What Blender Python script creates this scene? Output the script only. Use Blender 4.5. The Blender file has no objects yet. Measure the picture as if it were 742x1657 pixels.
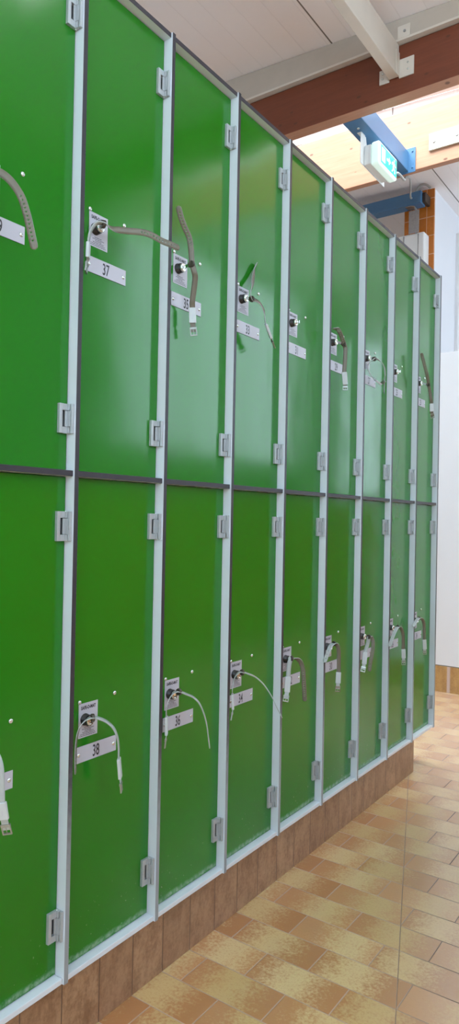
import bpy, bmesh, math, random
from mathutils import Vector, Matrix
random.seed(4)
S = bpy.context.scene
COL = S.collection

# ---------------------------------------------------------------- camera
cam_d = bpy.data.cameras.new('camera'); cam = bpy.data.objects.new('camera', cam_d); COL.objects.link(cam)
yaw, pitch, roll = 0.61066, 0.00944, 0.01924
F = Vector((-math.sin(yaw)*math.cos(pitch), math.cos(yaw)*math.cos(pitch), math.sin(pitch)))
R = Vector((math.cos(yaw), math.sin(yaw), 0)); U = R.cross(F)
R2 = R*math.cos(roll)+U*math.sin(roll); U2 = U*math.cos(roll)-R*math.sin(roll)
m = Matrix((R2, U2, -F)).transposed().to_4x4(); m.translation = Vector((1.15749, -1.05962, 1.1956))
cam.matrix_world = m
cam_d.sensor_fit = 'VERTICAL'; cam_d.sensor_height = 36.0; cam_d.lens = 36.0*1132.54/1657
cam_d.clip_start = 0.02
S.camera = cam

# ---------------------------------------------------------------- node helpers
class NT:
    def __init__(s, name):
        s.m = bpy.data.materials.new(name); s.m.use_nodes = True; s.t = s.m.node_tree
        s.t.nodes.clear(); s.out = s.t.nodes.new('ShaderNodeOutputMaterial')
    def n(s, typ, **kw):
        nd = s.t.nodes.new(typ)
        for k, v in kw.items(): setattr(nd, k, v)
        return nd
    def link(s, a, b): s.t.links.new(a, b)
    def put(s, sock, v):
        if isinstance(v, bpy.types.NodeSocket): s.link(v, sock)
        elif v is not None: sock.default_value = v
    def math(s, op, a, b=None, c=None, clamp=False):
        nd = s.n('ShaderNodeMath', operation=op, use_clamp=clamp)
        s.put(nd.inputs[0], a)
        if b is not None: s.put(nd.inputs[1], b)
        if c is not None: s.put(nd.inputs[2], c)
        return nd.outputs[0]
    def mix(s, f, a, b):
        nd = s.n('ShaderNodeMix', data_type='RGBA'); s.put(nd.inputs[0], f)
        s.put(nd.inputs[6], c4(a)); s.put(nd.inputs[7], c4(b)); return nd.outputs[2]
    def smooth(s, x, lo, hi):
        nd = s.n('ShaderNodeMapRange', interpolation_type='SMOOTHSTEP')
        s.put(nd.inputs[0], x); nd.inputs[1].default_value = lo; nd.inputs[2].default_value = hi
        return nd.outputs[0]
    def pos(s):
        if not hasattr(s, '_p'): s._p = s.n('ShaderNodeNewGeometry').outputs['Position']
        return s._p
    def obj(s):
        if not hasattr(s, '_o'): s._o = s.n('ShaderNodeTexCoord').outputs['Object']
        return s._o
    def xyz(s, v):
        nd = s.n('ShaderNodeSeparateXYZ'); s.link(v, nd.inputs[0]); return nd.outputs
    def vec(s, x, y, z):
        nd = s.n('ShaderNodeCombineXYZ')
        for i, v in enumerate((x, y, z)): s.put(nd.inputs[i], v)
        return nd.outputs[0]
    def scale(s, v, sc):
        nd = s.n('ShaderNodeVectorMath', operation='MULTIPLY'); s.link(v, nd.inputs[0]); nd.inputs[1].default_value = sc
        return nd.outputs[0]
    def noise(s, v, scale, detail=3, rough=.55, out=0):
        nd = s.n('ShaderNodeTexNoise'); s.link(v, nd.inputs['Vector']); nd.inputs['Scale'].default_value = scale
        nd.inputs['Detail'].default_value = detail; nd.inputs['Roughness'].default_value = rough
        return nd.outputs[out]
    def white(s, v):
        nd = s.n('ShaderNodeTexWhiteNoise', noise_dimensions='3D'); s.link(v, nd.inputs['Vector']); return nd.outputs['Value']
    def bump(s, h, strength=.2, dist=.001):
        nd = s.n('ShaderNodeBump'); s.put(nd.inputs['Strength'], strength); nd.inputs['Distance'].default_value = dist
        s.link(h, nd.inputs['Height']); return nd.outputs[0]
    def bsdf(s, col, rough=.5, metal=0., normal=None, spec=.5, trans=0., coat=0., coat_rough=.05, alpha=None, emis=None, estr=0):
        b = s.n('ShaderNodeBsdfPrincipled'); s.put(b.inputs['Base Color'], c4(col)); s.put(b.inputs['Roughness'], rough)
        s.put(b.inputs['Metallic'], metal); s.put(b.inputs['Specular IOR Level'], spec)
        b.inputs['Transmission Weight'].default_value = trans
        b.inputs['Coat Weight'].default_value = coat; b.inputs['Coat Roughness'].default_value = coat_rough
        if normal is not None: s.link(normal, b.inputs['Normal'])
        if emis is not None: s.put(b.inputs['Emission Color'], c4(emis)); b.inputs['Emission Strength'].default_value = estr
        s.link(b.outputs[0], s.out.inputs[0]); return b
def c4(c):
    if isinstance(c, tuple) and len(c) == 3: return (*c, 1)
    return c
def plain(name, col, rough=.5, metal=0., vary=.06, vscale=14, **kw):
    t = NT(name); n = t.noise(t.obj(), vscale, 3)
    dark = tuple(x*(1-vary) for x in col); lite = tuple(min(1, x*(1+vary)) for x in col)
    c = t.mix(n, dark, lite)
    t.bsdf(c, rough, metal, **kw); return t.m

# ---------------------------------------------------------------- materials
M = {}
def mat_door():
    t = NT('green_laminate'); p = t.pos(); o = t.xyz(p)
    n = t.noise(p, 3.0, 2); base = t.mix(n, (.009, .142, .006), (.014, .168, .008))
    # limescale tide mark and scuffs along the foot of the lower doors
    w = t.noise(t.scale(p, (1, 1, .6)), 38, 4, .7)
    w2 = t.noise(t.scale(p, (1, 1, .8)), 70, 4, .7)
    zz = t.math('ADD', o[2], t.math('MULTIPLY', w, -.016))
    band = t.math('MULTIPLY', t.smooth(zz, .180, .187), t.math('SUBTRACT', 1, t.smooth(zz, .188, .200)))
    lime = t.math('MULTIPLY', band, t.smooth(w2, .22, .80))
    spots = t.math('MULTIPLY', t.smooth(t.noise(p, 120, 2, .5), .70, .74), t.math('SUBTRACT', 1, t.smooth(o[2], .22, .36)))
    mask = t.math('MULTIPLY', t.math('MAXIMUM', lime, t.math('MULTIPLY', spots, .5)), .42)
    col = t.mix(mask, base, (.55, .62, .52))
    r = t.math('ADD', .10, t.math('MULTIPLY', t.noise(t.scale(p, (1, 6, .7)), 9, 3), .08))
    h = t.math('ADD', t.noise(p, 5, 1), t.math('MULTIPLY', t.noise(t.scale(p, (1, 1, .25)), 300, 2), .003))
    t.bsdf(col, r, normal=t.bump(h, .35, .004), spec=.46); return t.m
M['door'] = mat_door()
M['lam'] = plain('light_grey_laminate', (.60, .65, .71), .33, vary=.04, vscale=9)
def mat_core():
    t = NT('dark_laminate_core'); p = t.pos(); o = t.xyz(p)
    n = t.noise(p, 60, 3); w = t.math('SUBTRACT', 1, t.smooth(t.math('ADD', o[2], t.math('MULTIPLY', n, .15)), .42, .78))
    c = t.mix(n, (.022, .020, .028), (.038, .035, .045)); c = t.mix(t.math('MULTIPLY', w, .8), c, (.30, .33, .35))
    t.bsdf(c, .42, spec=.4); return t.m
M['core'] = mat_core()
M['inner'] = plain('pale_carcass_laminate', (.35, .37, .37), .5)
M['alu'] = plain('satin_aluminium', (.42, .45, .47), .38, metal=.4, vary=.08, vscale=120)
M['chrome'] = plain('chrome', (.82, .82, .80), .12, metal=1)
M['black'] = plain('black_plastic', (.008, .008, .01), .3)
M['screw'] = plain('screw_steel', (.62, .66, .64), .25, metal=.8)
M['plate'] = plain('engraved_plate_face', (.42, .42, .48), .35, vary=.03)
M['ink'] = plain('black_engraving', (.012, .012, .018), .5)
M['band'] = plain('grey_rubber_strap', (.33, .365, .36), .42, vary=.08, vscale=60)
M['band_in'] = plain('olive_strap_underside', (.125, .113, .083), .45, vary=.1, vscale=60)
M['buckle'] = plain('buckle_steel', (.27, .29, .27), .3, metal=.9)
M['bow'] = plain('dark_brown_key_grip', (.035, .03, .02), .4)
M['slot'] = plain('shadowed_hinge_steel', (.06, .065, .07), .6)
M['sleeve'] = plain('white_plastic_sleeve', (.44, .48, .49), .35)
M['brass'] = plain('worn_brass', (.45, .32, .14), .35, metal=.8)

def mat_floor():
    t = NT('ochre_floor_tiles'); p = t.pos(); x, y, z = t.xyz(p)
    a, b, y0, xp, c1, c2 = .11552, .24584, .25591, -.03176, .06113, .18202
    v = t.math('DIVIDE', t.math('SUBTRACT', y, y0), a); row = t.math('FLOOR', v)
    odd = t.math('FLOORED_MODULO', row, 2)
    off = t.math('ADD', xp+c2, t.math('MULTIPLY', odd, c1-c2))
    u = t.math('DIVIDE', t.math('SUBTRACT', x, off), b); cell = t.math('FLOOR', u)
    fu = t.math('SUBTRACT', u, cell); fv = t.math('SUBTRACT', v, row)
    du = t.math('MULTIPLY', t.math('MINIMUM', fu, t.math('SUBTRACT', 1, fu)), b)
    dv = t.math('MULTIPLY', t.math('MINIMUM', fv, t.math('SUBTRACT', 1, fv)), a)
    d = t.math('MINIMUM', du, dv)
    # the diagonal cut line running to the drain
    k1 = t.math('SUBTRACT', x, t.math('ADD', .0822, t.math('MULTIPLY', t.math('SUBTRACT', y, 1.8327), -.3564)))
    dd = t.math('MULTIPLY', t.math('ABSOLUTE', k1), .942)
    d = t.math('MINIMUM', d, t.math('ADD', dd, .0004))
    joint = t.math('SUBTRACT', 1, t.smooth(d, .0010, .0022))
    key = t.vec(cell, row, 0); rnd = t.white(key); rnd2 = t.white(t.vec(row, cell, 3.3))
    # firing marks of the glaze: brown mottled ends, yellow middle
    fu2 = t.math('ABSOLUTE', t.math('SUBTRACT', fu, t.math('ADD', .30, t.math('MULTIPLY', rnd, .4))))
    n1 = t.noise(p, 30, 2, .6); n2 = t.noise(p, 120, 4, .75)
    g = t.math('ADD', t.math('MULTIPLY', fu2, 1.75), t.math('MULTIPLY', t.math('SUBTRACT', n1, .5), .8))
    g = t.math('ADD', g, t.math('MULTIPLY', t.math('SUBTRACT', n2, .5), 1.6))
    g = t.smooth(g, .04, .80)
    yel = t.mix(rnd2, (.50, .345, .145), (.60, .44, .22)); brn = t.mix(rnd, (.36, .165, .062), (.46, .235, .10))
    col = t.mix(g, yel, brn)
    fine = t.smooth(t.noise(p, 170, 3, .75), .50, .68); col = t.mix(t.math('MULTIPLY', fine, .42), col, (.36, .18, .075))
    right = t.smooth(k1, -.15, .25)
    worn_sheen = t.math('MULTIPLY', t.math('MULTIPLY', t.smooth(k1, -.16, .22), .55), t.math('ADD', .7, t.math('MULTIPLY', n1, .6)))  # wear, and daylight sheen put into a paler, greyer colour
    col = t.mix(worn_sheen, col, (.45, .325, .245))
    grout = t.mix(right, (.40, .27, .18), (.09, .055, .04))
    col = t.mix(joint, col, grout); col = t.mix(t.math('SUBTRACT', 1, t.smooth(dd, .0004, .0017)), col, (.20, .12, .07))
    r = t.math('ADD', t.math('ADD', .16, t.math('MULTIPLY', n2, .12)), t.math('MULTIPLY', joint, .4))
    h = t.math('SUBTRACT', t.math('MULTIPLY', n1, .25), joint)
    t.bsdf(col, r, normal=t.bump(h, .45, .0012), spec=.8); return t.m
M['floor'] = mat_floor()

def mat_plinth(name, light):
    t = NT(name); p = t.pos(); x, y, z = t.xyz(p)
    ax = x if light else y
    v = t.math('DIVIDE', t.math('SUBTRACT', ax, .0249 if not light else -.392), .11552 if not light else .24); row = t.math('FLOOR', v); fv = t.math('SUBTRACT', v, row)
    d = t.math('MULTIPLY', t.math('MINIMUM', fv, t.math('SUBTRACT', 1, fv)), .1155 if not light else .24)
    joint = t.math('SUBTRACT', 1, t.smooth(d, .001 if not light else .006, .0024 if not light else .016))
    rnd = t.white(t.vec(row, 1.5, .5))
    n = t.noise(t.scale(p, (1, 1, .5)), 26, 4, .65); n2 = t.noise(p, 90, 3, .7)
    g = t.smooth(t.math('ADD', n, t.math('MULTIPLY', t.math('SUBTRACT', n2, .5), .6)), .25, .80)
    if light: a, b, gr = (.52, .33, .13), (.36, .20, .08), (.55, .44, .40)
    else: a, b, gr = (.39, .235, .135), (.20, .10, .052), (.13, .07, .045)
    col = t.mix(g, a, b); col = t.mix(t.math('MULTIPLY', rnd, .35), col, b)
    col = t.mix(joint, col, gr)
    t.bsdf(col, .34, normal=t.bump(t.math('SUBTRACT', n, joint), .4, .0012)); return t.m
M['plinth'] = mat_plinth('brown_plinth_tiles', False)
M['plinth2'] = mat_plinth('yellow_plinth_tiles', True)

def mat_orange():
    t = NT('orange_wall_tiles'); p = t.pos(); x, y, z = t.xyz(p)
    def line(c, o, s, w):
        v = t.math('DIVIDE', t.math('SUBTRACT', c, o), s); f = t.math('FRACT', v); f = t.math('ABSOLUTE', f)
        d = t.math('MULTIPLY', t.math('MINIMUM', f, t.math('SUBTRACT', 1, f)), s)
        return t.math('SUBTRACT', 1, t.smooth(d, w*.5, w)), t.math('FLOOR', v)
    j1, c1 = line(t.math('ADD', x, y), 2.488, .0665, .0035); j2, c2 = line(z, .02, .153, .004)
    j = t.math('MAXIMUM', j1, j2); r = t.white(t.vec(c1, c2, 0))
    col = t.mix(r, (.52, .16, .02), (.64, .23, .04)); col = t.mix(t.noise(p, 40, 3), col, (.50, .15, .02))
    col = t.mix(j, col, (.70, .42, .25)); t.bsdf(col, .25); return t.m
M['orange'] = mat_orange()

def mat_wood(name, c1, c2, cf):
    t = NT(name); p = t.pos()
    g = t.noise(t.scale(p, (1.0, 14, 14)), 5, 4, .6)
    fine = t.noise(t.scale(p, (2, 60, 60)), 6, 3, .6)
    col = t.mix(g, c1, c2); col = t.mix(t.math('MULTIPLY', fine, .4), col, cf)
    v = t.n('ShaderNodeTexVoronoi'); t.link(t.scale(p, (1, 1.0, 1.9)), v.inputs['Vector']); v.inputs['Scale'].default_value = 7
    k = t.math('SUBTRACT', 1, t.smooth(v.outputs['Distance'], .06, .13))
    col = t.mix(t.math('MULTIPLY', k, .75), col, (.08, .025, .012))
    x, y, z = t.xyz(p); v2 = t.math('FRACT', t.math('DIVIDE', z, .0405))
    j = t.math('SUBTRACT', 1, t.smooth(t.math('MINIMUM', v2, t.math('SUBTRACT', 1, v2)), .015, .04))
    col = t.mix(t.math('MULTIPLY', j, .14), col, (.12, .04, .02))
    t.bsdf(col, .45, normal=t.bump(fine, .15, .001)); return t.m
M['wood'] = mat_wood('shaded_glulam', (.13, .030, .012), (.24, .065, .028), (.12, .03, .012))  # near beam's shade put into a darker wood colour
M['wood_lit'] = mat_wood('lit_knotty_glulam', (.40, .18, .10), (.56, .33, .22), (.38, .17, .09))  # same timber, rooflight glow put into a paler colour

def mat_ceiling():
    t = NT('painted_sheet_ceiling'); p = t.pos(); x, y, z = t.xyz(p)
    def ln(s, o, w):
        f = t.math('FRACT', t.math('DIVIDE', t.math('SUBTRACT', x, o), s)); f = t.math('MINIMUM', f, t.math('SUBTRACT', 1, f))
        return t.math('SUBTRACT', 1, t.smooth(t.math('MULTIPLY', f, s), w*.4, w))
    big = ln(1.0, -8.68, .006); small = ln(.145, -8.68, .004)
    n = t.noise(p, 2.2, 2)
    col = t.mix(n, (.91, .86, .86), (.94, .90, .90))
    col = t.mix(t.math('MULTIPLY', small, .10), col, (.40, .35, .33)); col = t.mix(big, col, (.17, .14, .12))
    t.bsdf(col, .55, normal=t.bump(t.math('SUBTRACT', 1, t.math('MAXIMUM', small, big)), .3, .002)); return t.m
M['ceil'] = mat_ceiling()
M['wall2'] = plain('grey_plaster', (.42, .42, .42), .6, vary=.03, vscale=3)
M['wall'] = plain('white_plaster', (.74, .75, .80), .6, vary=.03, vscale=3)
M['whitelam'] = plain('white_laminate', (.70, .74, .80), .35, vary=.015, vscale=3)
M['cream'] = plain('cream_painted_steel', (.66, .60, .52), .4, vary=.06, vscale=12)
M['trimface'] = plain('taupe_flashing', (.50, .44, .37), .45, vary=.08, vscale=12)
M['blue'] = plain('blue_painted_steel', (.06, .17, .33), .35, vary=.08, vscale=10)
M['galv'] = plain('galvanised_steel', (.34, .34, .34), .45, metal=.6, vary=.25, vscale=60)
M['whiteplastic'] = plain('white_plastic', (.78, .79, .78), .35)
M['cable'] = plain('grey_cable', (.36, .36, .35), .5)
M['frame'] = plain('white_window_frame', (.8, .8, .8), .4)
M['hole'] = plain('shadowed_recess', (.05, .03, .02), .7)
def mat_glass():
    t = NT('window_glass'); a = t.n('ShaderNodeBsdfTransparent'); a.inputs[0].default_value = (.95, .97, .97, 1)
    g = t.n('ShaderNodeBsdfGlossy'); g.inputs['Roughness'].default_value = .03
    mx = t.n('ShaderNodeMixShader'); mx.inputs[0].default_value = .05; t.link(a.outputs[0], mx.inputs[1]); t.link(g.outputs[0], mx.inputs[2])
    t.link(mx.outputs[0], t.out.inputs[0]); return t.m
M['glass'] = mat_glass()
def emis(name, col, s, edge=None):
    t = NT(name); t.bsdf(col, .3, emis=col, estr=s); return t.m
M['sign_green'] = emis('lit_green_sign', (.0, .62, .28), 1.15)
M['sign_white'] = emis('lit_white_sign', (.62, 1.0, .85), 1.5)
M['lamp'] = emis('fluorescent_diffuser', (.93, .97, 1.0), 8)

# ---------------------------------------------------------------- mesh helpers
def box(bm, lo, hi, mi=0, thin=None, core=1):
    x0, y0, z0 = lo; x1, y1, z1 = hi
    vs = [bm.verts.new(v) for v in ((x0,y0,z0),(x1,y0,z0),(x1,y1,z0),(x0,y1,z0),(x0,y0,z1),(x1,y0,z1),(x1,y1,z1),(x0,y1,z1))]
    ax = (2, 2, 1, 0, 1, 0)
    for k, f in enumerate(((3,2,1,0),(4,5,6,7),(0,1,5,4),(1,2,6,5),(2,3,7,6),(3,0,4,7))):
        fc = bm.faces.new([vs[i] for i in f]); fc.material_index = mi
        if thin is not None and ax[k] != thin: fc.material_index = core
    return vs
def prism(bm, poly, axis, a, b, mi=0):
    """poly of 2-D points in the two axes other than axis (in xyz order)."""
    def P(p, t):
        l = list(p); l.insert(axis, t); return l
    A = [bm.verts.new(P(p, a)) for p in poly]; B = [bm.verts.new(P(p, b)) for p in poly]
    n = len(poly)
    for f in ([A[i] for i in range(n)][::-1], B): bm.faces.new(f).material_index = mi
    for i in range(n): bm.faces.new((A[i], A[(i+1) % n], B[(i+1) % n], B[i])).material_index = mi
def cyl(bm, c, axis, r, L, seg=20, mi=0, r2=None, profile=None):
    """lathe along axis from c; profile = [(t, r)]."""
    a = Vector(axis).normalized(); u = a.orthogonal().normalized(); v = a.cross(u); c = Vector(c)
    prof = profile or [(0, r), (L, r if r2 is None else r2)]
    rings = []
    for tt, rr in prof:
        rings.append([bm.verts.new(c+a*tt+(u*math.cos(2*math.pi*k/seg)+v*math.sin(2*math.pi*k/seg))*rr) for k in range(seg)])
    for i in range(len(rings)-1):
        for k in range(seg):
            f = bm.faces.new((rings[i][k], rings[i][(k+1) % seg], rings[i+1][(k+1) % seg], rings[i+1][k])); f.material_index = mi; f.smooth = True
    bm.faces.new(rings[0][::-1]).material_index = mi; bm.faces.new(rings[-1]).material_index = mi
def make(name, bm, mats, parent=None, bevel=0, seg=2, loc=None):
    bmesh.ops.recalc_face_normals(bm, faces=bm.faces)
    me = bpy.data.meshes.new(name); bm.to_mesh(me); bm.free()
    for x in (mats if isinstance(mats, (list, tuple)) else [mats]): me.materials.append(M[x])
    o = bpy.data.objects.new(name, me); COL.objects.link(o)
    if parent is not None: o.parent = parent
    if loc: o.location = loc
    if bevel:
        b = o.modifiers.new('bevel', 'BEVEL'); b.width = bevel; b.segments = seg; b.limit_method = 'ANGLE'; b.angle_limit = math.radians(40)
    return o
def tag(o, label=None, cat=None, group=None, kind=None):
    for k, v in (('label', label), ('category', cat), ('group', group), ('kind', kind)):
        if v: o[k] = v
    return o
def empty(name, loc=(0,0,0)):
    o = bpy.data.objects.new(name, None); COL.objects.link(o); o.location = loc; o.empty_display_size = .05; return o
def text_geo(s, size, xs=1.0, bold=0.0):
    """outline of a line of lettering as (verts2d, faces), centred"""
    cu = bpy.data.curves.new('lettering', 'FONT'); cu.body = s; cu.size = size; cu.align_x = 'CENTER'; cu.align_y = 'CENTER'
    cu.offset = bold; cu.resolution_u = 3
    ob = bpy.data.objects.new('lettering', cu); COL.objects.link(ob); bpy.context.view_layer.update()
    me = bpy.data.meshes.new_from_object(ob.evaluated_get(bpy.context.evaluated_depsgraph_get()))
    V = [(v.co.x*xs, v.co.y) for v in me.vertices]; Fc = [list(p.vertices) for p in me.polygons]
    ys = [v[1] for v in V]; cy = (max(ys)+min(ys))/2; xs_ = [v[0] for v in V]; cx = (max(xs_)+min(xs_))/2
    V = [(a-cx, b-cy) for a, b in V]
    bpy.data.objects.remove(ob); bpy.data.curves.remove(cu); bpy.data.meshes.remove(me)
    return V, Fc
def text_on_x(bm, s, size, x, y, z, xs=1., bold=0., mi=1):
    V, Fc = text_geo(s, size, xs, bold)
    vs = [bm.verts.new((x, y+a, z+b)) for a, b in V]
    for f in Fc:
        try: bm.faces.new([vs[i] for i in f]).material_index = mi
        except ValueError: pass
def tube(bm, pts, r, seg=8, mi=0):
    pts = [Vector(p) for p in pts]; rings = []
    ref = Vector((.3, .2, .93)).normalized()
    for i, p in enumerate(pts):
        t = (pts[min(i+1, len(pts)-1)]-pts[max(i-1, 0)]).normalized(); u = t.cross(ref).normalized(); v = t.cross(u)
        rings.append([bm.verts.new(p+(u*math.cos(2*math.pi*k/seg)+v*math.sin(2*math.pi*k/seg))*r) for k in range(seg)])
    for i in range(len(rings)-1):
        for k in range(seg):
            f = bm.faces.new((rings[i][k], rings[i][(k+1) % seg], rings[i+1][(k+1) % seg], rings[i+1][k])); f.smooth = True; f.material_index = mi
    bm.faces.new(rings[0][::-1]); bm.faces.new(rings[-1])
def catmull(P, n):
    out = []
    for i in range(len(P)-1):
        p0, p1, p2, p3 = P[max(i-1, 0)], P[i], P[i+1], P[min(i+2, len(P)-1)]
        for k in range(n):
            t = k/n
            out.append(.5*((2*p1)+(p2-p0)*t+(2*p0-5*p1+4*p2-p3)*t*t+(3*p1-p0-3*p2+p3)*t*t*t))
    out.append(P[-1].copy()); return out
M['diff'] = plain('frosted_sign_cover', (.85, .93, .9), .3, emis=(.6, 1, .85), estr=.35)
M['cream2'] = plain('cream_plate', (.72, .70, .60), .45)
LAMPS = [(1.5, -1.6), (1.5, .6)]
SKY = 5.0
SUN = 23.0
EXPO = 0.13

# ---------------------------------------------------------------- lockers
W, T = .30, .0122            # column pitch, panel thickness
Z0, ZT, TS = .1747, 2.4356, .0125
ZS = 1.2944                  # top of middle shelf
XD = -.026                   # door face
DEPTH = .47
REC = .004
SPAN = {0: (Z0+TS+.002, ZS-TS-.0015), 1: (ZS+.002, ZT-TS-.002)}
LOCKZ = {0: .731, 1: 1.855}
HINGEZ = {0: (.300, 1.172), 1: (1.408, 2.304)}

def hinge_bm(zc):
    bm = bmesh.new(); h = .0325; c = .0175
    y = W; z0, z1 = zc-h, zc+h
    # leaf on the door with its top and bottom knuckles turned round the corner
    box(bm, (XD+.0003, y-.030, z0), (XD+.0085, y-.0215, z1))
    for a, b in ((z0, zc-c-.0008), (zc+c+.0008, z1)):
        box(bm, (XD+.0003, y-.0215, a), (XD+.0085, y-.0085, b)); box(bm, (XD+.0003, y-.0085, a), (XD+.0145, y-.0006, b))
    # leaf on the side panel with the middle knuckle
    box(bm, (XD+.0165, y-.0075, z0), (XD+.0222, y-.0004, z1))
    box(bm, (XD+.002, y-.0085, zc-c), (XD+.0165, y-.0006, zc+c)); box(bm, (XD+.004, y-.0135, zc-c), (XD+.0082, y-.0085, zc+c)); box(bm, (XD+.0003, y-.0213, zc-c), (XD+.0016, y-.0090, zc+c), 2)
    cyl(bm, (XD+.0050, y-.0050, z0-.0012), (0, 0, 1), .0022, 2*h+.0024, 10, 1)
    return bm

def tower(first):
    """one two-tier column: panels, doors and their fittings"""
    root = empty('locker')
    bm = bmesh.new(); box(bm, (-DEPTH, W, Z0-.001), (.0012, W+T, ZT+.001), 0, thin=1); make('side_panel', bm, ['lam', 'core'], root, .0006, 1)
    bm = bmesh.new(); box(bm, (-DEPTH, T+.0003, ZT-TS), (-REC, W-.0003, ZT), 0, thin=2); make('top_panel', bm, ['lam', 'core'], root, .0006, 1)
    bm = bmesh.new(); box(bm, (-DEPTH, T+.0003, ZS-TS), (-REC, W-.0003, ZS), 0, thin=2); make('middle_shelf', bm, ['lam', 'core'], root, .0006, 1)
    bm = bmesh.new(); box(bm, (-DEPTH, T+.0003, Z0), (-REC, W-.0003, Z0+TS), 0); make('bottom_panel', bm, ['lam', 'core'], root, .0012, 2)
    bm = bmesh.new(); box(bm, (-DEPTH-.004, T+.0003, Z0), (-DEPTH-.0003, W-.0003, ZT), 0); make('back_panel', bm, ['inner'], root)
    for k in (1, 0):
        za, zb = SPAN[k]; lz = LOCKZ[k]
        bm = bmesh.new(); box(bm, (XD-.0115, T+.002, za), (XD, W-.0015, zb), 0, thin=0); d = make('door', bm, ['door', 'core'], root, .0005, 1)
        d['row'] = k
        for hz in HINGEZ[k]: make('hinge', hinge_bm(hz), ['alu', 'chrome', 'slot'], d, .0007, 2)
        # lock barrel
        bm = bmesh.new(); c = (XD, .070, lz)
        cyl(bm, c, (1, 0, 0), 0, 0, 28, 0, profile=[(.0004, .0135), (.003, .0135), (.0034, .0125), (.0135, .0125), (.0140, .0118)])
        o = make('lock_barrel', bm, ['black'], d)
        bm = bmesh.new()
        cyl(bm, (XD+.0141, .070, lz), (1, 0, 0), 0, 0, 28, 0, profile=[(0, .0108), (.0062, .0108), (.0075, .0096), (.0075, .0066), (.0062, .0064)])
        make('lock_face', bm, ['chrome'], o)
        # instruction plate
        bm = bmesh.new(); px = XD+.0009
        box(bm, (XD+.0002, .051, lz-.041), (px, .110, lz+.037))
        text_on_x(bm, 'SAFE-O-MAT', .0105, px+.0002, .0805, lz+.0265, .76, .0005)
        r = random.Random(7)
        for j in range(6):
            zz = lz-.0185-j*.0037; ww = (.012, .018, .010, .017, .024, .026)[j]; yy = .0805-ww
            while yy < .0805+ww-.002:
                L = r.uniform(.002, .006); L = min(L, .0805+ww-yy); box(bm, (px, yy, zz-.0007), (px+.0002, yy+L, zz+.0007), 1); yy += L+.0012
        make('instruction_plate', bm, ['plate', 'ink'], d)
        for sy, sz in ((.053, lz+.041), (.165, lz+.042)):
            bm = bmesh.new()
            cyl(bm, (XD+.0002, sy, sz), (1, 0, 0), 0, 0, 18, 0, profile=[(0, .0052), (.0014, .0050), (.0028, .0038), (.0034, .0018)])
            make('screw', bm, ['screw'], d)
    return root

def plate_bm(num, k):
    bm = bmesh.new(); zc = {0: .653, 1: 1.771}[k]; px = XD+.0017
    box(bm, (XD+.0002, .044, zc-.0185), (px-.0006, .1725, zc+.0185), 1); box(bm, (px-.0006, .0442, zc-.0182), (px, .1723, zc+.0185), 0)
    text_on_x(bm, str(num), .0375, px+.0002, .1065, zc, .60, .0005)
    for sy in (.052, .1635):
        cyl(bm, (px-.0003, sy, zc), (1, 0, 0), 0, 0, 16, 2, profile=[(0, .0050), (.0012, .0048), (.0024, .0036), (.0030, .0016)])
    return bm

proto = tower(True)
def copy_tower():
    r = proto.copy(); COL.objects.link(r)
    for ch in list(proto.children):
        c = ch.copy(); COL.objects.link(c); c.parent = r
        for g in ch.children:
            d = g.copy(); COL.objects.link(d); d.parent = c
            for hh in g.children:
                e = hh.copy(); COL.objects.link(e); e.parent = d
    return r
towers = {-1: proto}
for i in range(0, 8): towers[i] = copy_tower()
LAB = {
 -1: 'nearest green locker column, cut by the left edge, upper plate ending in 9',
 0: 'green locker column with number plates 37 above and 38 below',
 1: 'green locker column with number plates 35 above and 36 below',
 2: 'green locker column with number plates 33 above and 34 below',
 3: 'green locker column with upper plate 31 and no wristband in its upper lock',
 4: 'green locker column with plate 30 on its lower door',
 5: 'green locker column whose upper lock holds a wristband buckled into a closed ring',
 6: 'green locker column second from the far end, bare upper lock above plate 25',
 7: 'farthest and narrowest looking green locker column, at the end of the row'}
for i, r in towers.items():
    r.location = (0, i*W, 0)
    tag(r, LAB[i], 'locker', 'green two-tier locker columns in a row')
    for d in [c for c in r.children if c.name.split('.')[0] == 'door']:
        k = d['row']; num = 39-2*(i+1)+(0 if k else 1)
        make('number_plate', plate_bm(num, k), ['plate', 'ink', 'screw'], d)
for i, r in towers.items():
    for d in r.children:
        if 'row' in d: del d['row']
bm = bmesh.new(); box(bm, (-DEPTH, 0, Z0-.001), (.0012, T, ZT+.001), 0, thin=1)
make('side_panel', bm, ['lam', 'core'], proto, .0006, 1)

# tiled plinth under the row
bm = bmesh.new(); box(bm, (-.44, -.296, 0.0005), (-.0318, 2.215, Z0-.0012))
tag(make('tiled_plinth', bm, ['plinth']), 'brown tiled plinth running under the green lockers', 'plinth')

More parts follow.
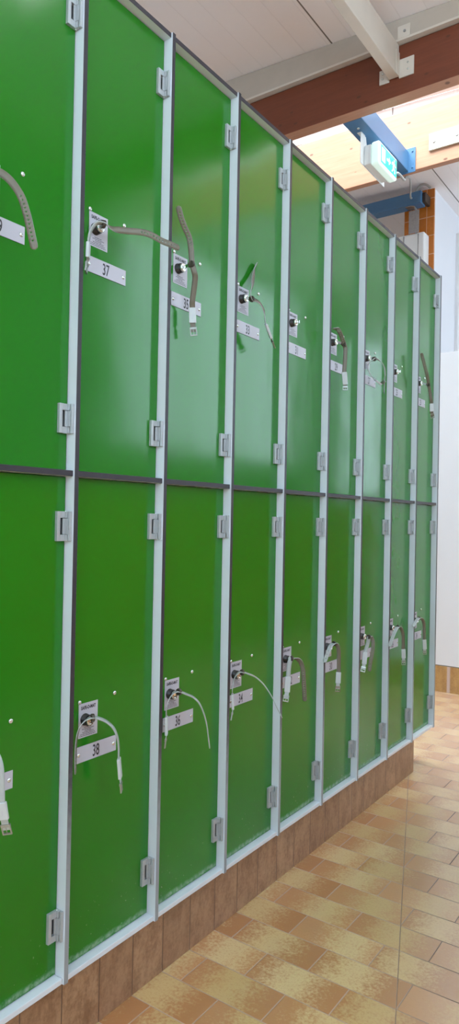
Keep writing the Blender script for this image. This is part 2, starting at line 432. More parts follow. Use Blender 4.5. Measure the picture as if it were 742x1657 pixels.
# ---------------------------------------------------------------- wristbands with keys
# strap centre lines: (x, y, z, width direction), sleeve end, buckle end, index of the key
BANDS = {
    39: ([(0.085, -0.1901, 1.7002, 'h'), (0.082, -0.1973, 1.7326, 'h'), (0.078, -0.2051, 1.766, 'h'), (0.07, -0.2124, 1.7968, 'h'), (0.055, -0.2213, 1.823, 'h'), (0.04, -0.2313, 1.8393, 'h'), (0.025, -0.2411, 1.8463, 'h'), (0.01, -0.2506, 1.8416, 'h'), (0.005, -0.2601, 1.8214, 'h'), (0.005, -0.2634, 1.7967, 'h'), (0.005, -0.263, 1.7793, 'h')], (0.005, -0.2621, 1.7445), (0.005, -0.2614, 1.7167), 7),
    37: ([(0.095, 0.2289, 1.8382, 'z'), (0.09, 0.205, 1.8401, 'z'), (0.08, 0.183, 1.8436, 'z'), (0.07, 0.1636, 1.8508, 'z'), (0.06, 0.1467, 1.8544, 'z'), (0.05, 0.1303, 1.8537, 'z'), (0.04, 0.1162, 1.8524, 'z'), (0.025, 0.0954, 1.8513, 'z'), (0.014, 0.0826, 1.8535, 'zf'), (0.01, 0.063, 1.8573, 'f'), (0.004, 0.0459, 1.8526, 'f'), (0.0, 0.0333, 1.8337, 'f'), (0.0, 0.0273, 1.8137, 'f'), (0.0, 0.0267, 1.8038, 'f')], (0.0, 0.0258, 1.7689), (0.0, 0.0203, 1.7355), 9),
    35: ([(0.0125, 0.3206, 1.9951, 'h'), (0.0125, 0.3341, 1.9681, 'h'), (0.0145, 0.3475, 1.9468, 'h'), (0.0185, 0.3613, 1.9249, 'h'), (0.0225, 0.3635, 1.899, 'h'), (0.0225, 0.3667, 1.879, 'h'), (0.0225, 0.37, 1.859, 'h'), (0.0265, 0.3747, 1.8386, 'h'), (0.0245, 0.3817, 1.8248, 'h'), (0.0145, 0.389, 1.7927, 'h'), (0.0085, 0.3921, 1.77, 'h'), (0.0045, 0.3977, 1.754, 'h')], (0.0045, 0.4003, 1.7135), (0.0045, 0.4068, 1.6786), 6),
    33: ([(-0.0191, 0.7436, 1.9848, 'f'), (-0.0171, 0.7306, 1.9671, 'f'), (-0.0121, 0.7152, 1.9388, 'fh'), (-0.0041, 0.699, 1.9119, 'fh'), (0.0059, 0.6773, 1.8816, 'f'), (0.0149, 0.6596, 1.8604, 'f'), (0.0149, 0.67, 1.8485, 'zf'), (0.0209, 0.6879, 1.8468, 'zf'), (0.0269, 0.6994, 1.8378, 'zf'), (0.0309, 0.7088, 1.8228, 'fh'), (0.0329, 0.7119, 1.8029, 'f'), (0.0329, 0.7185, 1.784, 'f')], (0.0329, 0.7492, 1.7479), (0.0329, 0.7741, 1.7211), 6),
    29: ([(0.005, 1.2205, 1.8881, 'f'), (0.015, 1.2153, 1.8888, 'fh'), (0.02, 1.2251, 1.888, 'h'), (0.025, 1.2329, 1.877, 'h'), (0.025, 1.2513, 1.8609, 'h'), (0.025, 1.27, 1.8424, 'h'), (0.025, 1.2794, 1.8262, 'h'), (0.025, 1.279, 1.7852, 'h'), (0.025, 1.2741, 1.741, 'h')], (0.025, 1.2837, 1.6961), (0.025, 1.2844, 1.6769), 5),
    27: ([(0.0355, 1.6195, 1.7151, 'f'), (0.0355, 1.6213, 1.7456, 'f'), (0.0355, 1.6232, 1.7761, 'f'), (0.0355, 1.6281, 1.7971, 'fh'), (0.0315, 1.6308, 1.8233, 'fh'), (0.0255, 1.622, 1.84, 'fh'), (0.0195, 1.598, 1.8486, 'fh'), (0.0155, 1.57, 1.8485, 'fh'), (0.0105, 1.5454, 1.8355, 'f'), (0.0055, 1.5333, 1.8214, 'f'), (0.0055, 1.5305, 1.8023, 'fh'), (0.0095, 1.5464, 1.7801, 'fh'), (0.0155, 1.5736, 1.7657, 'fh')], (0.0275, 1.6058, 1.7523), (0.0355, 1.6205, 1.7656), 7),
    23: ([(0.0179, 2.0913, 1.9803, 'h'), (0.0199, 2.1058, 1.9571, 'h'), (0.0239, 2.1208, 1.9278, 'h'), (0.0279, 2.1361, 1.8956, 'h'), (0.0279, 2.1579, 1.8646, 'h'), (0.0279, 2.17, 1.8448, 'h'), (0.0299, 2.183, 1.8111, 'h'), (0.0319, 2.1926, 1.7805, 'h'), (0.0319, 2.2022, 1.7602, 'h')], (0.0319, 2.2058, 1.7225), (0.0319, 2.2232, 1.6894), 5),
    40: ([(0.0, -0.2597, 0.6631, 'f'), (0.0, -0.2583, 0.7089, 'f'), (0.005, -0.2494, 0.7447, 'f'), (0.01, -0.2358, 0.7574, 'fh'), (0.03, -0.2298, 0.7563, 'h'), (0.045, -0.224, 0.744, 'h'), (0.055, -0.2213, 0.7245, 'h'), (0.058, -0.2201, 0.6971, 'h'), (0.058, -0.2187, 0.6701, 'h'), (0.058, -0.2176, 0.6547, 'h')], (0.058, -0.2104, 0.6199), (0.058, -0.2004, 0.5861), 3),
    38: ([(-0.01, 0.031, 0.6201, 'f'), (-0.01, 0.0299, 0.6601, 'f'), (-0.008, 0.0299, 0.6975, 'f'), (-0.005, 0.0354, 0.7229, 'f'), (0.002, 0.0459, 0.7382, 'f'), (0.01, 0.0607, 0.7433, 'f'), (0.016, 0.0779, 0.7377, 'f'), (0.022, 0.0956, 0.7265, 'f'), (0.028, 0.1098, 0.7102, 'f'), (0.03, 0.1205, 0.6869, 'f'), (0.03, 0.1253, 0.6601, 'f'), (0.03, 0.126, 0.6387, 'f')], (0.03, 0.1324, 0.5914), (0.03, 0.138, 0.5541), 5),
    36: ([(0.055, 0.4451, 0.5844, 'f'), (0.053, 0.4414, 0.6119, 'f'), (0.05, 0.4359, 0.6501, 'f'), (0.045, 0.4279, 0.6813, 'f'), (0.038, 0.4175, 0.7068, 'f'), (0.03, 0.4033, 0.7237, 'f'), (0.02, 0.3843, 0.7347, 'f'), (0.01, 0.3682, 0.7427, 'f'), (0.004, 0.3553, 0.741, 'f'), (0.0, 0.343, 0.7308, 'f'), (-0.002, 0.3359, 0.7152, 'f'), (-0.003, 0.3327, 0.6982, 'f'), (-0.003, 0.3332, 0.6831, 'f')], (-0.003, 0.3347, 0.6359), (-0.003, 0.3295, 0.6039), 7),
    34: ([(0.085, 0.7693, 0.5999, 'f'), (0.08, 0.7499, 0.6291, 'f'), (0.07, 0.7364, 0.6625, 'f'), (0.06, 0.7233, 0.6883, 'f'), (0.045, 0.7139, 0.7097, 'f'), (0.03, 0.6992, 0.7267, 'f'), (0.02, 0.6786, 0.7372, 'f'), (0.01, 0.6625, 0.7438, 'f'), (0.004, 0.6487, 0.7426, 'f'), (0.0, 0.6357, 0.7297, 'f'), (-0.002, 0.6313, 0.7104, 'f'), (-0.002, 0.629, 0.6838, 'f')], (-0.002, 0.6337, 0.6396), (-0.002, 0.6231, 0.606), 7),
    32: ([(0.03, 1.0099, 0.591, 'h'), (0.03, 1.0061, 0.6228, 'h'), (0.03, 1.0004, 0.6621, 'h'), (0.028, 0.9987, 0.6916, 'h'), (0.024, 0.9945, 0.7156, 'h'), (0.02, 0.9852, 0.7294, 'h'), (0.014, 0.9719, 0.7374, 'h'), (0.01, 0.9542, 0.7396, 'h'), (0.006, 0.9478, 0.7295, 'h'), (0.004, 0.9444, 0.7046, 'h'), (0.004, 0.9417, 0.6808, 'h')], (0.004, 0.9359, 0.6313), (0.004, 0.9274, 0.6028), 7),
    30: ([(0.006, 1.1946, 0.6879, 'h'), (0.007, 1.2184, 0.7198, 'h'), (0.008, 1.24, 0.7421, 'h'), (0.01, 1.2636, 0.7474, 'h'), (0.014, 1.2796, 0.7378, 'h'), (0.016, 1.2864, 0.7201, 'h'), (0.016, 1.2896, 0.6924, 'h'), (0.016, 1.2908, 0.6618, 'h'), (0.016, 1.2897, 0.6391, 'h')], (0.016, 1.2862, 0.5985), (0.016, 1.2843, 0.5687), 3),
    28: ([(0.0242, 1.5495, 0.5983, 'h'), (0.0242, 1.5587, 0.6365, 'h'), (0.0242, 1.5753, 0.6737, 'h'), (0.0222, 1.5846, 0.7091, 'h'), (0.0162, 1.5823, 0.7286, 'h'), (0.0122, 1.57, 0.7324, 'h'), (0.0062, 1.5697, 0.7058, 'h'), (0.0022, 1.5634, 0.6829, 'h'), (0.0022, 1.5561, 0.6725, 'h')], (0.0022, 1.5462, 0.6255), (0.0022, 1.5337, 0.5978), 5),
    26: ([(0.0121, 1.7827, 0.6628, 'h'), (0.0131, 1.8117, 0.6978, 'h'), (0.0151, 1.8444, 0.7296, 'h'), (0.0161, 1.87, 0.738, 'h'), (0.0201, 1.8927, 0.7277, 'h'), (0.0221, 1.9084, 0.7027, 'h'), (0.0221, 1.9143, 0.6693, 'h'), (0.0221, 1.9159, 0.6354, 'h')], (0.0221, 1.9221, 0.5948), (0.0221, 1.9235, 0.5649), 3),
    24: ([(0.006, 2.0772, 0.7141, 'h'), (0.008, 2.1147, 0.7387, 'h'), (0.01, 2.1473, 0.747, 'h'), (0.014, 2.1739, 0.7387, 'h'), (0.016, 2.1921, 0.7165, 'h'), (0.016, 2.1989, 0.6806, 'h'), (0.016, 2.2009, 0.6394, 'h')], (0.016, 2.2099, 0.5931), (0.016, 2.2111, 0.568), 2),
}
HW = {'h': Vector((.82, .57, 0)), 'f': Vector((-.57, .82, 0)), 'z': Vector((0, 0, 1))}
HW['zf'] = (HW['z']+HW['f']).normalized(); HW['fh'] = (HW['f']+HW['h']*.5).normalized()
def strap_bm(P, Wv, width=.0148):
    """strap surface as a grid with punched holes along the free half; P, Wv resampled"""
    bm = bmesh.new(); rows = []; acc = 0; L = [0]
    for i in range(1, len(P)): L.append(L[-1]+(P[i]-P[i-1]).length)
    prev = None
    for i, p in enumerate(P):
        t = (P[min(i+1, len(P)-1)]-P[max(i-1, 0)]).normalized()
        w = Wv[i]-t*Wv[i].dot(t)
        w = w.normalized() if w.length > .05 else prev
        if prev and w.dot(prev) < 0: w = -w
        prev = w
        d = L[i]; k = 1.0 if d > .007 else math.sqrt(max(.04, 1-((.007-d)/.0072)**2))
        rows.append([bm.verts.new(p+w*width*k*q) for q in (-.5, -.11, .11, .5)])
    for i in range(len(rows)-1):
        hole = .012 < L[i] < .105 and int(L[i]/.00255) % 3 == 0
        for q in range(3):
            if hole and q == 1: continue
            f = bm.faces.new((rows[i][q], rows[i][q+1], rows[i+1][q+1], rows[i+1][q])); f.smooth = True
    return bm
def resample(P, Wv, step):
    L = [0]
    for i in range(1, len(P)): L.append(L[-1]+(P[i]-P[i-1]).length)
    n = max(2, int(L[-1]/step)); oP, oW = [], []; j = 0
    for k in range(n+1):
        s = L[-1]*k/n
        while j < len(L)-2 and L[j+1] < s: j += 1
        f = (s-L[j])/max(1e-9, L[j+1]-L[j]); oP.append(P[j].lerp(P[j+1], f)); oW.append(Wv[j].lerp(Wv[j+1], f).normalized())
    return oP, oW
def obox(bm, c, X, Y, Z, sx, sy, sz, mi=0):
    vs = [bm.verts.new(c+X*a*sx/2+Y*b*sy/2+Z*d*sz/2) for a in (-1, 1) for b in (-1, 1) for d in (-1, 1)]
    for f in ((0,1,3,2),(4,6,7,5),(0,4,5,1),(2,3,7,6),(0,2,6,4),(1,5,7,3)): bm.faces.new([vs[i] for i in f]).material_index = mi
BLAB = {
 39: 'olive grey strap end dangling beside the plate ending in 9, top left edge',
 37: 'wristband key in lock 37, strap reaching out to the right with its sleeve hanging left',
 35: 'wristband key in lock 35, punched strap end standing up, sleeve hanging over the plate',
 33: 'wristband key in lock 33, strap sharply bent upward and its sleeve hanging right',
 29: 'wristband key in the upper lock right of plate 31, curled over on top',
 27: 'wristband key buckled into a closed ring in an upper lock',
 23: 'wristband key in the upper lock of the farthest locker column, punched end pointing up',
 40: 'wristband with white sleeve hanging at the left edge of the photo, low down',
 38: 'wristband key arching over plate 38, sleeve hanging to the right',
 36: 'wristband key arching over plate 36, white sleeve hanging to the left',
 34: 'wristband key in lock 34, thin strap reaching right across the grey panel edge',
 32: 'wristband key over the half hidden plate left of 30, its punched strap end hanging right',
 30: 'wristband key in lock 30, strap end pointing down left and sleeve hanging right',
 28: 'wristband key in a lower lock right of 30, both strap ends hanging close together',
 26: 'wristband key in the lower lock second from the far end of the row',
 24: 'wristband key in the lower lock of the farthest locker column'}
for n, (pts, s, b, ki) in BANDS.items():
    up = n % 2; i = (39-n)//2-1 if up else (40-n)//2-1
    lock = Vector((XD+.0195, i*W+.070, LOCKZ[1 if up else 0]))
    P = [Vector(p[:3]) for p in pts]; Wv = [HW[p[3]] for p in pts]
    S_, B_ = Vector(s), Vector(b)
    P.append(S_); Wv.append(Wv[-1])
    K = P[ki].copy()
    root = empty('wristband_key', lock)
    tag(root, BLAB[n], 'key', 'locker keys on wristbands')
    loc = lambda v: v-lock
    cp = catmull([loc(p) for p in P], 10)
    cw = []
    for q in range(len(P)-1):
        a, c = Wv[q], Wv[q+1]
        if a.dot(c) < 0: c = -c
        cw += [a.lerp(c, k/10) for k in range(10)]
    cw.append(Wv[-1])
    rp, rw = resample(cp, cw, .00255)
    sb = strap_bm(rp, rw); bmesh.ops.recalc_face_normals(sb, faces=sb.faces); sb.faces.ensure_lookup_table()
    # outer face of the strap is pale, the inner one olive
    kpos = loc(K); fk = min(sb.faces, key=lambda f: (f.calc_center_median()-(kpos if not up else (rp[len(rp)//4]))).length)
    want = Vector((0, 0, 1)) if not up else -(R2.cross(U2))
    if fk.normal.dot(want) < 0: bmesh.ops.reverse_faces(sb, faces=sb.faces)
    me = bpy.data.meshes.new('strap'); sb.to_mesh(me); sb.free()
    for x in ('band', 'band_in'): me.materials.append(M[x])
    o = bpy.data.objects.new('strap', me); COL.objects.link(o); o.parent = root
    sm = o.modifiers.new('solid', 'SOLIDIFY'); sm.thickness = .0021; sm.offset = 0; sm.material_offset = 1; sm.use_flip_normals = False
    # white sleeve over the strap near the buckle
    P0 = loc(P[-2]); P1 = loc(S_); Zv = (P1-P0).normalized(); X = Wv[-1]-Zv*Wv[-1].dot(Zv); X.normalize(); Y = Zv.cross(X)
    bm = bmesh.new(); obox(bm, (P0+P1)/2, X, Y, Zv, .0188, .0072, (P1-P0).length)
    obox(bm, (P0+P1)/2+Zv*.004, X, Y, Zv, .0030, .0076, (P1-P0).length*.35, 1)
    make('sleeve', bm, ['sleeve', 'plate'], root, .002, 3)
    # metal buckle
    P2 = loc(B_); Zb = (P2-P1)
    if Zb.length < .008: Zb = Zv*.018
    Lb = min(Zb.length, .032); Zb.normalize(); Xb = X-Zb*X.dot(Zb); Xb.normalize(); Yb = Zb.cross(Xb)
    bm = bmesh.new(); c0 = P1
    obox(bm, c0+Zb*Lb*.35, Xb, Yb, Zb, .0138, .0021, Lb*.75, 0)
    make('strap_end', bm, ['band_in' if up else 'band'], root, .0004, 1)
    bm = bmesh.new()
    for sx in (-1, 1): obox(bm, c0+Zb*Lb*.68+Xb*sx*.0080, Xb, Yb, Zb, .0026, .0034, Lb*.55)
    obox(bm, c0+Zb*Lb*.98, Xb, Yb, Zb, .0186, .0034, .0034); obox(bm, c0+Zb*Lb*.42, Xb, Yb, Zb, .0186, .0050, .0060)
    obox(bm, c0+Zb*Lb*.68+Yb*.0008, Xb, Yb, Zb, .0016, .0016, Lb*.55)
    make('buckle', bm, ['buckle'], root, .0005, 2)
    # key: blade from the lock face out to the strap, dark bow clamped round the strap
    KL = loc(K); bm = bmesh.new(); d = KL.copy(); dl = d.length; dv = d.normalized() if dl > .004 else Vector((1, 0, 0))
    zz = Vector((0, 0, 1)); side = dv.cross(zz).normalized(); upv = side.cross(dv)
    obox(bm, d*.45, dv, side, upv, max(.004, dl*.9), .0024, .0085, 0)
    make('key_blade', bm, ['chrome'], root, .0006, 2)
    bm = bmesh.new(); Lb2 = .017
    cb = KL-dv*.002
    cyl(bm, cb-side*.0040, side, 0, 0, 20, 0, profile=[(0, .0078), (.0010, .0090), (.0070, .0090), (.008, .0078)])
    obox(bm, KL-dv*.007, dv, side, upv, .010, .0056, .0110)
    make('key_bow', bm, ['bow'], root, .0004, 1)

# bare keys in the two locks without a wristband
for n, i in ((31, 3), (25, 6)):
    lock = Vector((XD+.0195, i*W+.070, LOCKZ[1])); root = empty('locker_key', lock)
    tag(root, ('bare key without wristband in lock 31' if n == 31 else 'bare key without wristband in the upper lock second from the far end'), 'key', 'bare locker keys')
    bm = bmesh.new(); cyl(bm, (.0003, 0, 0), (1, 0, 0), 0, 0, 20, 0, profile=[(0, .0052), (.006, .0052), (.007, .0045)]); make('key_collar', bm, ['chrome'], root)
    bm = bmesh.new(); obox(bm, Vector((.010, 0, 0)), Vector((1,0,0)), Vector((0,1,0)), Vector((0,0,1)), .007, .0026, .0115); make('key_bow', bm, ['chrome'], root, .0011, 2)

# ---------------------------------------------------------------- the building
X0, X1, Y0, Y1, ZC = -4.2, 2.7, -3.4, 12.5, 3.88
SL = -.0494
cz = lambda x: ZC+SL*(x-.03)
def struct(name, bm, mats, **kw): return tag(make(name, bm, mats, **kw), kind='structure')
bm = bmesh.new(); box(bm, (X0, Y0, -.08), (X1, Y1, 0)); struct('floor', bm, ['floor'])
def roof(y0, y1, name):
    bm = bmesh.new()
    prism(bm, [(X0-.1, cz(X0-.1)), (X1+.1, cz(X1+.1)), (X1+.1, cz(X1+.1)+.08), (X0-.1, cz(X0-.1)+.08)], 1, y0, y1)
    struct(name, bm, ['ceil'])
YB1, YB1b, YB2, YB2b = 2.523, 2.606, 3.347, 3.395
roof(Y0-.1, YB1b+.02, 'ceiling'); roof(YB2b+.001, Y1+.1, 'ceiling_far')
# rooflight between the two timber beams: upstands, glazing bars and panes
rl = tag(empty('window_1', (0, YB1b, 4.1)), kind='structure')
bm = bmesh.new()
for ya, yb in ((YB1b-.04, YB1b+.02), (YB2b-.045, YB2b+.0)):
    prism(bm, [(X0, cz(X0)+.08), (X1, cz(X1)+.08), (X1, 4.16), (X0, 4.34)], 1, ya-0, yb)
o = make('upstand', bm, ['frame'], rl); o.location = -rl.location
bm = bmesh.new()
for k in range(8):
    xx = X0+.05+k*.97; box(bm, (xx-.02, YB1b+.02, 4.17-.026*(xx)), (xx+.02, YB2b-.045, 4.21-.026*xx))
o = make('glazing_bar', bm, ['frame'], rl); o.location = -rl.location
bm = bmesh.new(); prism(bm, [(X0, 4.345), (X1, 4.165), (X1, 4.171), (X0, 4.351)], 1, YB1b-.04, YB2b)
o = make('pane', bm, ['glass'], rl); o.location = -rl.location

def wall_x(name, x, t, wins, z1=4.4, m='wall'):
    """wall in a plane x, openings wins = [(y0, y1, z0, z1)]"""
    bm = bmesh.new(); ys = sorted({Y0, Y1} | {w[0] for w in wins} | {w[1] for w in wins})
    for a, b in zip(ys, ys[1:]):
        w = [q for q in wins if q[0] <= a+1e-6 and q[1] >= b-1e-6]
        if w: box(bm, (x, a, 0), (x+t, b, w[0][2])); box(bm, (x, a, w[0][3]), (x+t, b, z1))
        else: box(bm, (x, a, 0), (x+t, b, z1))
    struct(name, bm, [m])
def window(n, axis, c, a0, a1, z0, z1, mull=2, t=.1):
    r = tag(empty('window_%d' % n, (c, a0, z0) if axis == 0 else (a0, c, z0)), kind='structure')
    def bx(bm, a, b, za, zb, d0, d1):
        if axis == 0: box(bm, (c+d0, a, za), (c+d1, b, zb))
        else: box(bm, (a, c+d0, za), (b, c+d1, zb))
    bm = bmesh.new(); f = .05
    bx(bm, a0, a1, z0, z0+f, .02, .07); bx(bm, a0, a1, z1-f, z1, .02, .07)
    for k in range(mull+1):
        q = a0+(a1-a0-f)*k/mull; bx(bm, q, q+f, z0+f, z1-f, .02, .07)
    o = make('window_frame', bm, ['frame'], r); o.location = -r.location
    bm = bmesh.new(); bx(bm, a0+.01, a1-.01, z0+.01, z1-.01, .043, .047); o = make('pane', bm, ['glass'], r); o.location = -r.location
WR = [(-2.6, .9, 1.55, 3.5), (2.95, 5.7, 1.75, 3.65), (7.2, 11.6, 1.5, 3.65)]
wall_x('wall_right', X1, .1, WR, m='wall2')
bm = bmesh.new(); box(bm, (X1-.012, Y0, 0), (X1-.0005, Y1, 1.45)); tag(make('added_dado', bm, ['orange']), kind='structure')  # unseen dado, added so its orange reflects in the lower doors
for k, w in enumerate(WR): window(2+k, 0, X1, *w, mull=3)
wall_x('wall_left', X0-.1, .1, [])
bm = bmesh.new()
box(bm, (X0, Y0-.1, 0), (X1, Y0, .9)); box(bm, (X0, Y0-.1, 3.5), (X1, Y0, 4.4)); box(bm, (X0, Y0-.1, .9), (-.2, Y0, 3.5)); box(bm, (2.4, Y0-.1, .9), (X1, Y0, 3.5))
struct('wall_back', bm, ['wall']); window(5, 1, Y0-.1, -.2, 2.4, .9, 3.5, 2)
bm = bmesh.new(); box(bm, (X0, Y1, 0), (X1, Y1+.1, 4.4)); struct('wall_far', bm, ['wall'])
# white wall running away beyond the lockers, its end clad in orange tiles
bm = bmesh.new(); box(bm, (-1.02, 4.535, 0), (-.772, 9.0, cz(-.9))); struct('wall_middle', bm, ['wall'])
bm = bmesh.new(); box(bm, (-1.022, 4.518, 0), (-.7705, 4.5345, cz(-.9)-.002)); tag(struct('trim_1', bm, ['orange']), 'orange tiled end of the white wall beyond the lockers')
bm = bmesh.new(); box(bm, (-.7715, 5.10, 0), (-.745, 5.16, 3.75)); box(bm, (-.7715, 5.16, 3.05), (-.745, 5.95, 3.11)); box(bm, (-.7715, 5.95, 0), (-.745, 6.01, 3.75)); box(bm, (-.7715, 5.16, 3.69), (-.745, 5.95, 3.75))
struct('door_1', bm, ['frame'])

# white panel screen on tiled base, past the end of the lockers
r = tag(empty('partition_screen', (-.1, 3.875, 0)), 'tall white panel screen on a tiled base beyond the locker row', 'partition')
bm = bmesh.new(); box(bm, (-1.2, 0, .1875), (1.0, .45, 2.406), 0); make('panel', bm, ['whitelam'], r, .002, 2)
bm = bmesh.new(); box(bm, (-1.2, .006, .1815), (1.0, .44, .1875)); make('base_rail', bm, ['core'], r)
bm = bmesh.new(); box(bm, (-1.2, 0, .0003), (1.0, .45, .1815)); make('tiled_base', bm, ['plinth2'], r)

# ---------------------------------------------------------------- timber beams and roof steel
bm = bmesh.new(); prism(bm, [(X0, 3.5), (X1, 3.5), (X1, 3.73), (1.85, 3.772), (X0, 3.772)], 1, YB1, YB1b); bm.faces.ensure_lookup_table(); [setattr(f, 'material_index', 1) for f in bm.faces if all(abs(v.co.z-3.5) < 1e-5 for v in f.verts)]; tag(make('timber_rafter', bm, ['wood', 'wood_lit'], None, .004, 2), 'nearer dark reddish timber beam under the ceiling', 'beam', 'timber roof beams')  # underside takes the lit wood colour, painting in the rooflight's glow
bm = bmesh.new(); box(bm, (X0, YB2, 3.5), (X1, YB2b, 3.915)); tag(make('timber_rafter', bm, ['wood_lit'], None, .004, 2), 'farther timber beam, brightly lit by the rooflight behind the exit sign', 'beam', 'timber roof beams')
# folded metal flashing on top of the near beam
bm = bmesh.new()
def slope_box(bm, y0, y1, zlo, top, x0=X0+.01, x1=1.6, mi=0):
    prism(bm, [(x0, zlo), (x1, zlo), (x1, cz(x1)-top), (x0, cz(x0)-top)], 1, y0, y1, mi)
slope_box(bm, 2.492, 2.4985, 3.7852, .002); slope_box(bm, 2.499, 2.60, 3.7852, .002, mi=1)
# turned-up lower lip
box(bm, (X0+.01, 2.488, 3.7730), (1.6, 2.5225, 3.7850), 1)
tag(make('roof_flashing', bm, ['trimface', 'cream']), 'cream folded metal flashing along the top of the dark timber beam', 'flashing')
# white purlin butting into the beam
r = tag(empty('steel_purlin', (-.315, 2.52, 3.6)), 'white painted steel purlin running under the ceiling to the dark beam', 'beam')
bm = bmesh.new(); box(bm, (-.026, -5.92, 0), (.028, -.002, .170)); make('channel', bm, ['cream'], r, .003, 2)
for sx, (xa, xb), (za, zb) in ((-1, (-.083, -.026), (-.012, .066)), (1, (.030, .112), (-.010, .09))):
    bm = bmesh.new()
    box(bm, (xa, -.004, za), (xb, .0025, zb))
    if sx > 0: box(bm, (.0285, -.05, -.006), (.0335, -.004, .125))
    else: box(bm, (-.031, -.05, -.004), (-.0265, -.004, .06))
    mx = (xa+xb)/2+sx*.008
    for dz in (.35, .7): cyl(bm, (mx, -.004, za+(zb-za)*dz), (0, -1, 0), .006, .004, 6, 1)
    make('angle_bracket', bm, ['cream', 'screw'], r, .001, 1)
bm = bmesh.new(); box(bm, (.03, -.034, .185), (.10, -.0285, .25)); cyl(bm, (.07, -.034, .215), (0, -1, 0), .008, .005, 6, 1); make('clip', bm, ['cream', 'galv'], r, .001, 1)

# blue steel bar between the two beams
r = tag(empty('steel_bar', (-.60, YB1b, 3.5)), 'blue painted steel bar spanning from beam to beam above the exit sign', 'beam')
bm = bmesh.new()
L = YB2-YB1b-.002
box(bm, (-.058, .001, 0), (.058, L, .006)); box(bm, (.052, .001, .006), (.058, L, .128)); box(bm, (-.058, .001, .006), (-.052, L, .128))
make('channel', bm, ['blue'], r, .0015, 2)
bm = bmesh.new(); box(bm, (-.02, L-.006, -.012), (.105, L, .150))
for dx, dz in ((.085, .125), (.085, .02)): cyl(bm, (dx, L-.006, dz), (0, -1, 0), .006, .005, 6, 0)
make('end_plate', bm, ['blue'], r, .001, 1)
bm = bmesh.new(); cyl(bm, (.0, .085, 0), (0, 0, -1), .0085, .006, 12, 0); make('bolt', bm, ['screw'], r)

# exit sign
r = tag(empty('exit_sign', (-.60, 2.73, 3.5)), 'illuminated green emergency exit sign hanging from the blue bar', 'sign')
bm = bmesh.new(); prism(bm, [(.0, -.006), (.07, -.006), (.09, -.07), (.355, -.155), (.355, -.192), (.0, -.187)], 0, -.004, .0); make('back_plate', bm, ['whiteplastic'], r, .001, 1)
bm = bmesh.new(); box(bm, (-.028, .005, -.004), (.0, .06, -.0005)); make('hanger', bm, ['whiteplastic'], r, .0005, 1)
bm = bmesh.new(); box(bm, (.0005, .045, -.186), (.045, .31, -.068)); make('housing', bm, ['whiteplastic'], r, .006, 3)
bm = bmesh.new(); box(bm, (.0455, .040, -.198), (.100, .318, -.060)); make('diffuser', bm, ['diff'], r, .014, 4)
bm = bmesh.new(); xf = .1006
box(bm, (.0996, .062, -.183), (xf, .304, -.075), 0)
def flat(pts, mi=1): 
    vs = [bm.verts.new((xf+.0004, .062+a*.242, -.183+b*.108)) for a, b in pts]; bm.faces.new(vs).material_index = mi
flat([(.06, .14), (.27, .14), (.27, .88), (.06, .88)])
flat([(.37, .44), (.37, .56), (.50, .56), (.50, .72), (.62, .50), (.50, .28), (.50, .44)])
# running figure
import math as _m
hc = (.845, .83); flat([(hc[0]+.03*_m.cos(k*_m.pi/5), hc[1]+.068*_m.sin(k*_m.pi/5)) for k in range(10)])
flat([(.76, .72), (.86, .72), (.83, .42), (.75, .42)]); flat([(.76, .72), (.70, .66), (.68, .50), (.71, .50), (.735, .62), (.77, .66)])
flat([(.85, .72), (.93, .58), (.965, .60), (.945, .52), (.92, .50), (.84, .62)]); flat([(.75, .44), (.83, .44), (.80, .28), (.72, .12), (.68, .14), (.75, .30)])
flat([(.79, .44), (.83, .44), (.91, .30), (.90, .12), (.86, .12), (.87, .27)])
make('legend', bm, ['sign_green', 'sign_white'], r)

# cable from the sign down to the far blue beam, and a blue tag on it
bm = bmesh.new()
tube(bm, catmull([Vector(p) for p in ((-.53, 3.055, 3.36), (-.53, 3.14, 3.40), (-.56, 3.32, 3.44), (-.66, 3.60, 3.60), (-.78, 4.0, 3.78), (-.90, 4.33, 3.80), (-.905, 4.44, 3.872))], 8), .008)
tag(make('cable', bm, ['cable']), 'grey cable trailing from the exit sign towards the far blue beam', 'cable', None)
bm = bmesh.new()
tube(bm, catmull([Vector(p) for p in ((-.885, 4.40, 3.857), (-.87, 4.39, 3.885), (-.835, 4.38, 3.905), (-.79, 4.38, 3.895), (-.76, 4.39, 3.865))], 8), .009)
tag(make('cable_loop', bm, ['cable']), 'short grey cable loop on top of the far blue beam', 'cable')

# far blue beam on the tiled pillar
r = tag(empty('blue_crossbar', (-.80, 4.42, 3.76)), 'blue steel beam fixed across the orange tiled pillar', 'beam')
bm = bmesh.new(); box(bm, (-2.6, -.05, .012), (-.03, .045, .10)); make('channel', bm, ['blue'], r, .003, 2)
bm = bmesh.new(); box(bm, (-2.6, -.058, .0), (-.03, .05, .0118)); make('lower_flange', bm, ['blue'], r, .002, 1)
bm = bmesh.new(); box(bm, (-.029, -.02, .015), (-.004, .094, .09)); make('end_block', bm, ['hole'], r, .001, 1)
# perforated strap and white box
r = tag(empty('strap_hanger', (-.885, 4.42, 3.76)), 'grey perforated metal strap bent down from the far blue beam to the white box', 'bracket')
bm = bmesh.new()
prof = [(-.057, -.004), (-.02, -.004), (.01, -.012), (.028, -.04), (.030, -.235)]
pl = [(a, b) for a, b in prof]+[(a+.006 if b < -.02 else a, b-.006 if b > -.02 else b) for a, b in reversed(prof)]
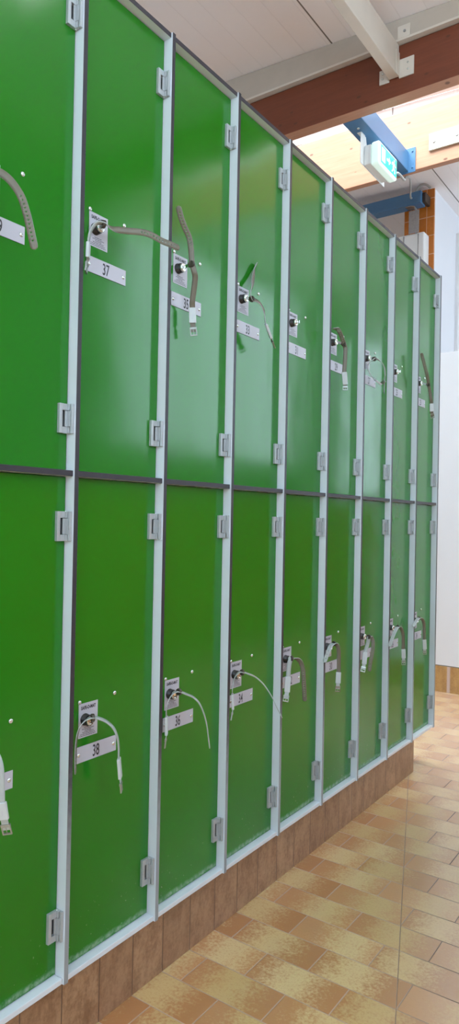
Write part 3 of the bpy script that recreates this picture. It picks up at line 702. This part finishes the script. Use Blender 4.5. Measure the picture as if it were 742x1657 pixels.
# strip runs along x then down
A = [(-.075, -.003), (-.03, -.003), (.0, -.012), (.012, -.045), (.012, -.232)]
Bq = [(.006, -.232), (.006, -.047), (-.004, -.018), (-.03, -.009), (-.075, -.009)]
vsA = [bm.verts.new((a-.0, -.045, b)) for a, b in A+Bq]; vsB = [bm.verts.new((a, .015, b)) for a, b in A+Bq]
n = len(vsA)
bm.faces.new(vsA); bm.faces.new(vsB[::-1])
for k in range(n): bm.faces.new((vsA[k], vsA[(k+1) % n], vsB[(k+1) % n], vsB[k]))
make('strap', bm, ['galv'], r)
bm = bmesh.new(); box(bm, (-.045, -.0468, -.232), (.04, -.041, -.05)); make('hanger_plate', bm, ['galv'], r, .001, 1)
r = tag(empty('junction_box', (-.92, 4.517, 3.1)), 'white plastic box on the orange tiled pillar above the lockers', 'box')
bm = bmesh.new(); box(bm, (-.11, -.12, 0), (.112, -.0005, .435)); make('housing', bm, ['whiteplastic'], r, .012, 3)
bm = bmesh.new()
fr = [(-.055, .42), (-.055, .24), (.065, .22), (.065, .42)]
tube(bm, [Vector((a, -.128, b)) for a, b in fr], .0035); make('wire_frame', bm, ['galv'], r)

# pale coat plate with screws on the lit beam
r = tag(empty('mounting_plate', (-.405, YB2, 3.59)), 'cream rectangular plate screwed to the lit timber beam', 'plate')
bm = bmesh.new(); box(bm, (0, -.014, .004), (.62, -.0005, .112)); make('plate', bm, ['cream2'], r, .003, 2)
for k in range(4):
    bm = bmesh.new(); cyl(bm, (.036+k*.145, -.0141, .056), (0, -1, 0), .009, .006, 10); make('screw', bm, ['galv'], r)

# fluorescent battens that light the aisle
for k, (x, y) in enumerate(LAMPS):
    r = tag(empty('ceiling_light', (x, y, cz(x)-.09)), 'white fluorescent batten on the ceiling', 'lamp', 'ceiling battens')
    bm = bmesh.new(); box(bm, (-.05, -.6, .04), (.05, .6, .085)); make('housing', bm, ['whiteplastic'], r, .004, 2)
    bm = bmesh.new(); box(bm, (-.045, -.59, -.01), (.045, .59, .04)); make('diffuser', bm, ['lamp'], r, .012, 3)

# ---------------------------------------------------------------- daylight
sd = bpy.data.lights.new('sun', 'SUN'); sd.energy = SUN; sd.angle = math.radians(70); sd.color = (1, .97, .94)
so = bpy.data.objects.new('sun', sd); COL.objects.link(so); so.location = (0, 1, 9)
so.rotation_euler = Vector((0, .30, -1)).to_track_quat('-Z', 'Y').to_euler()
w = bpy.data.worlds.new('daylight'); S.world = w; w.use_nodes = True
nt = w.node_tree; nt.nodes.clear(); o = nt.nodes.new('ShaderNodeOutputWorld'); bg = nt.nodes.new('ShaderNodeBackground')
bg.inputs[0].default_value = (.72, .87, 1.0, 1); bg.inputs[1].default_value = SKY; nt.links.new(bg.outputs[0], o.inputs[0])
S.view_settings.view_transform = 'Standard'; S.view_settings.look = 'None'; S.view_settings.gamma = 1
S.view_settings.use_curve_mapping = False; S.view_settings.exposure = EXPO
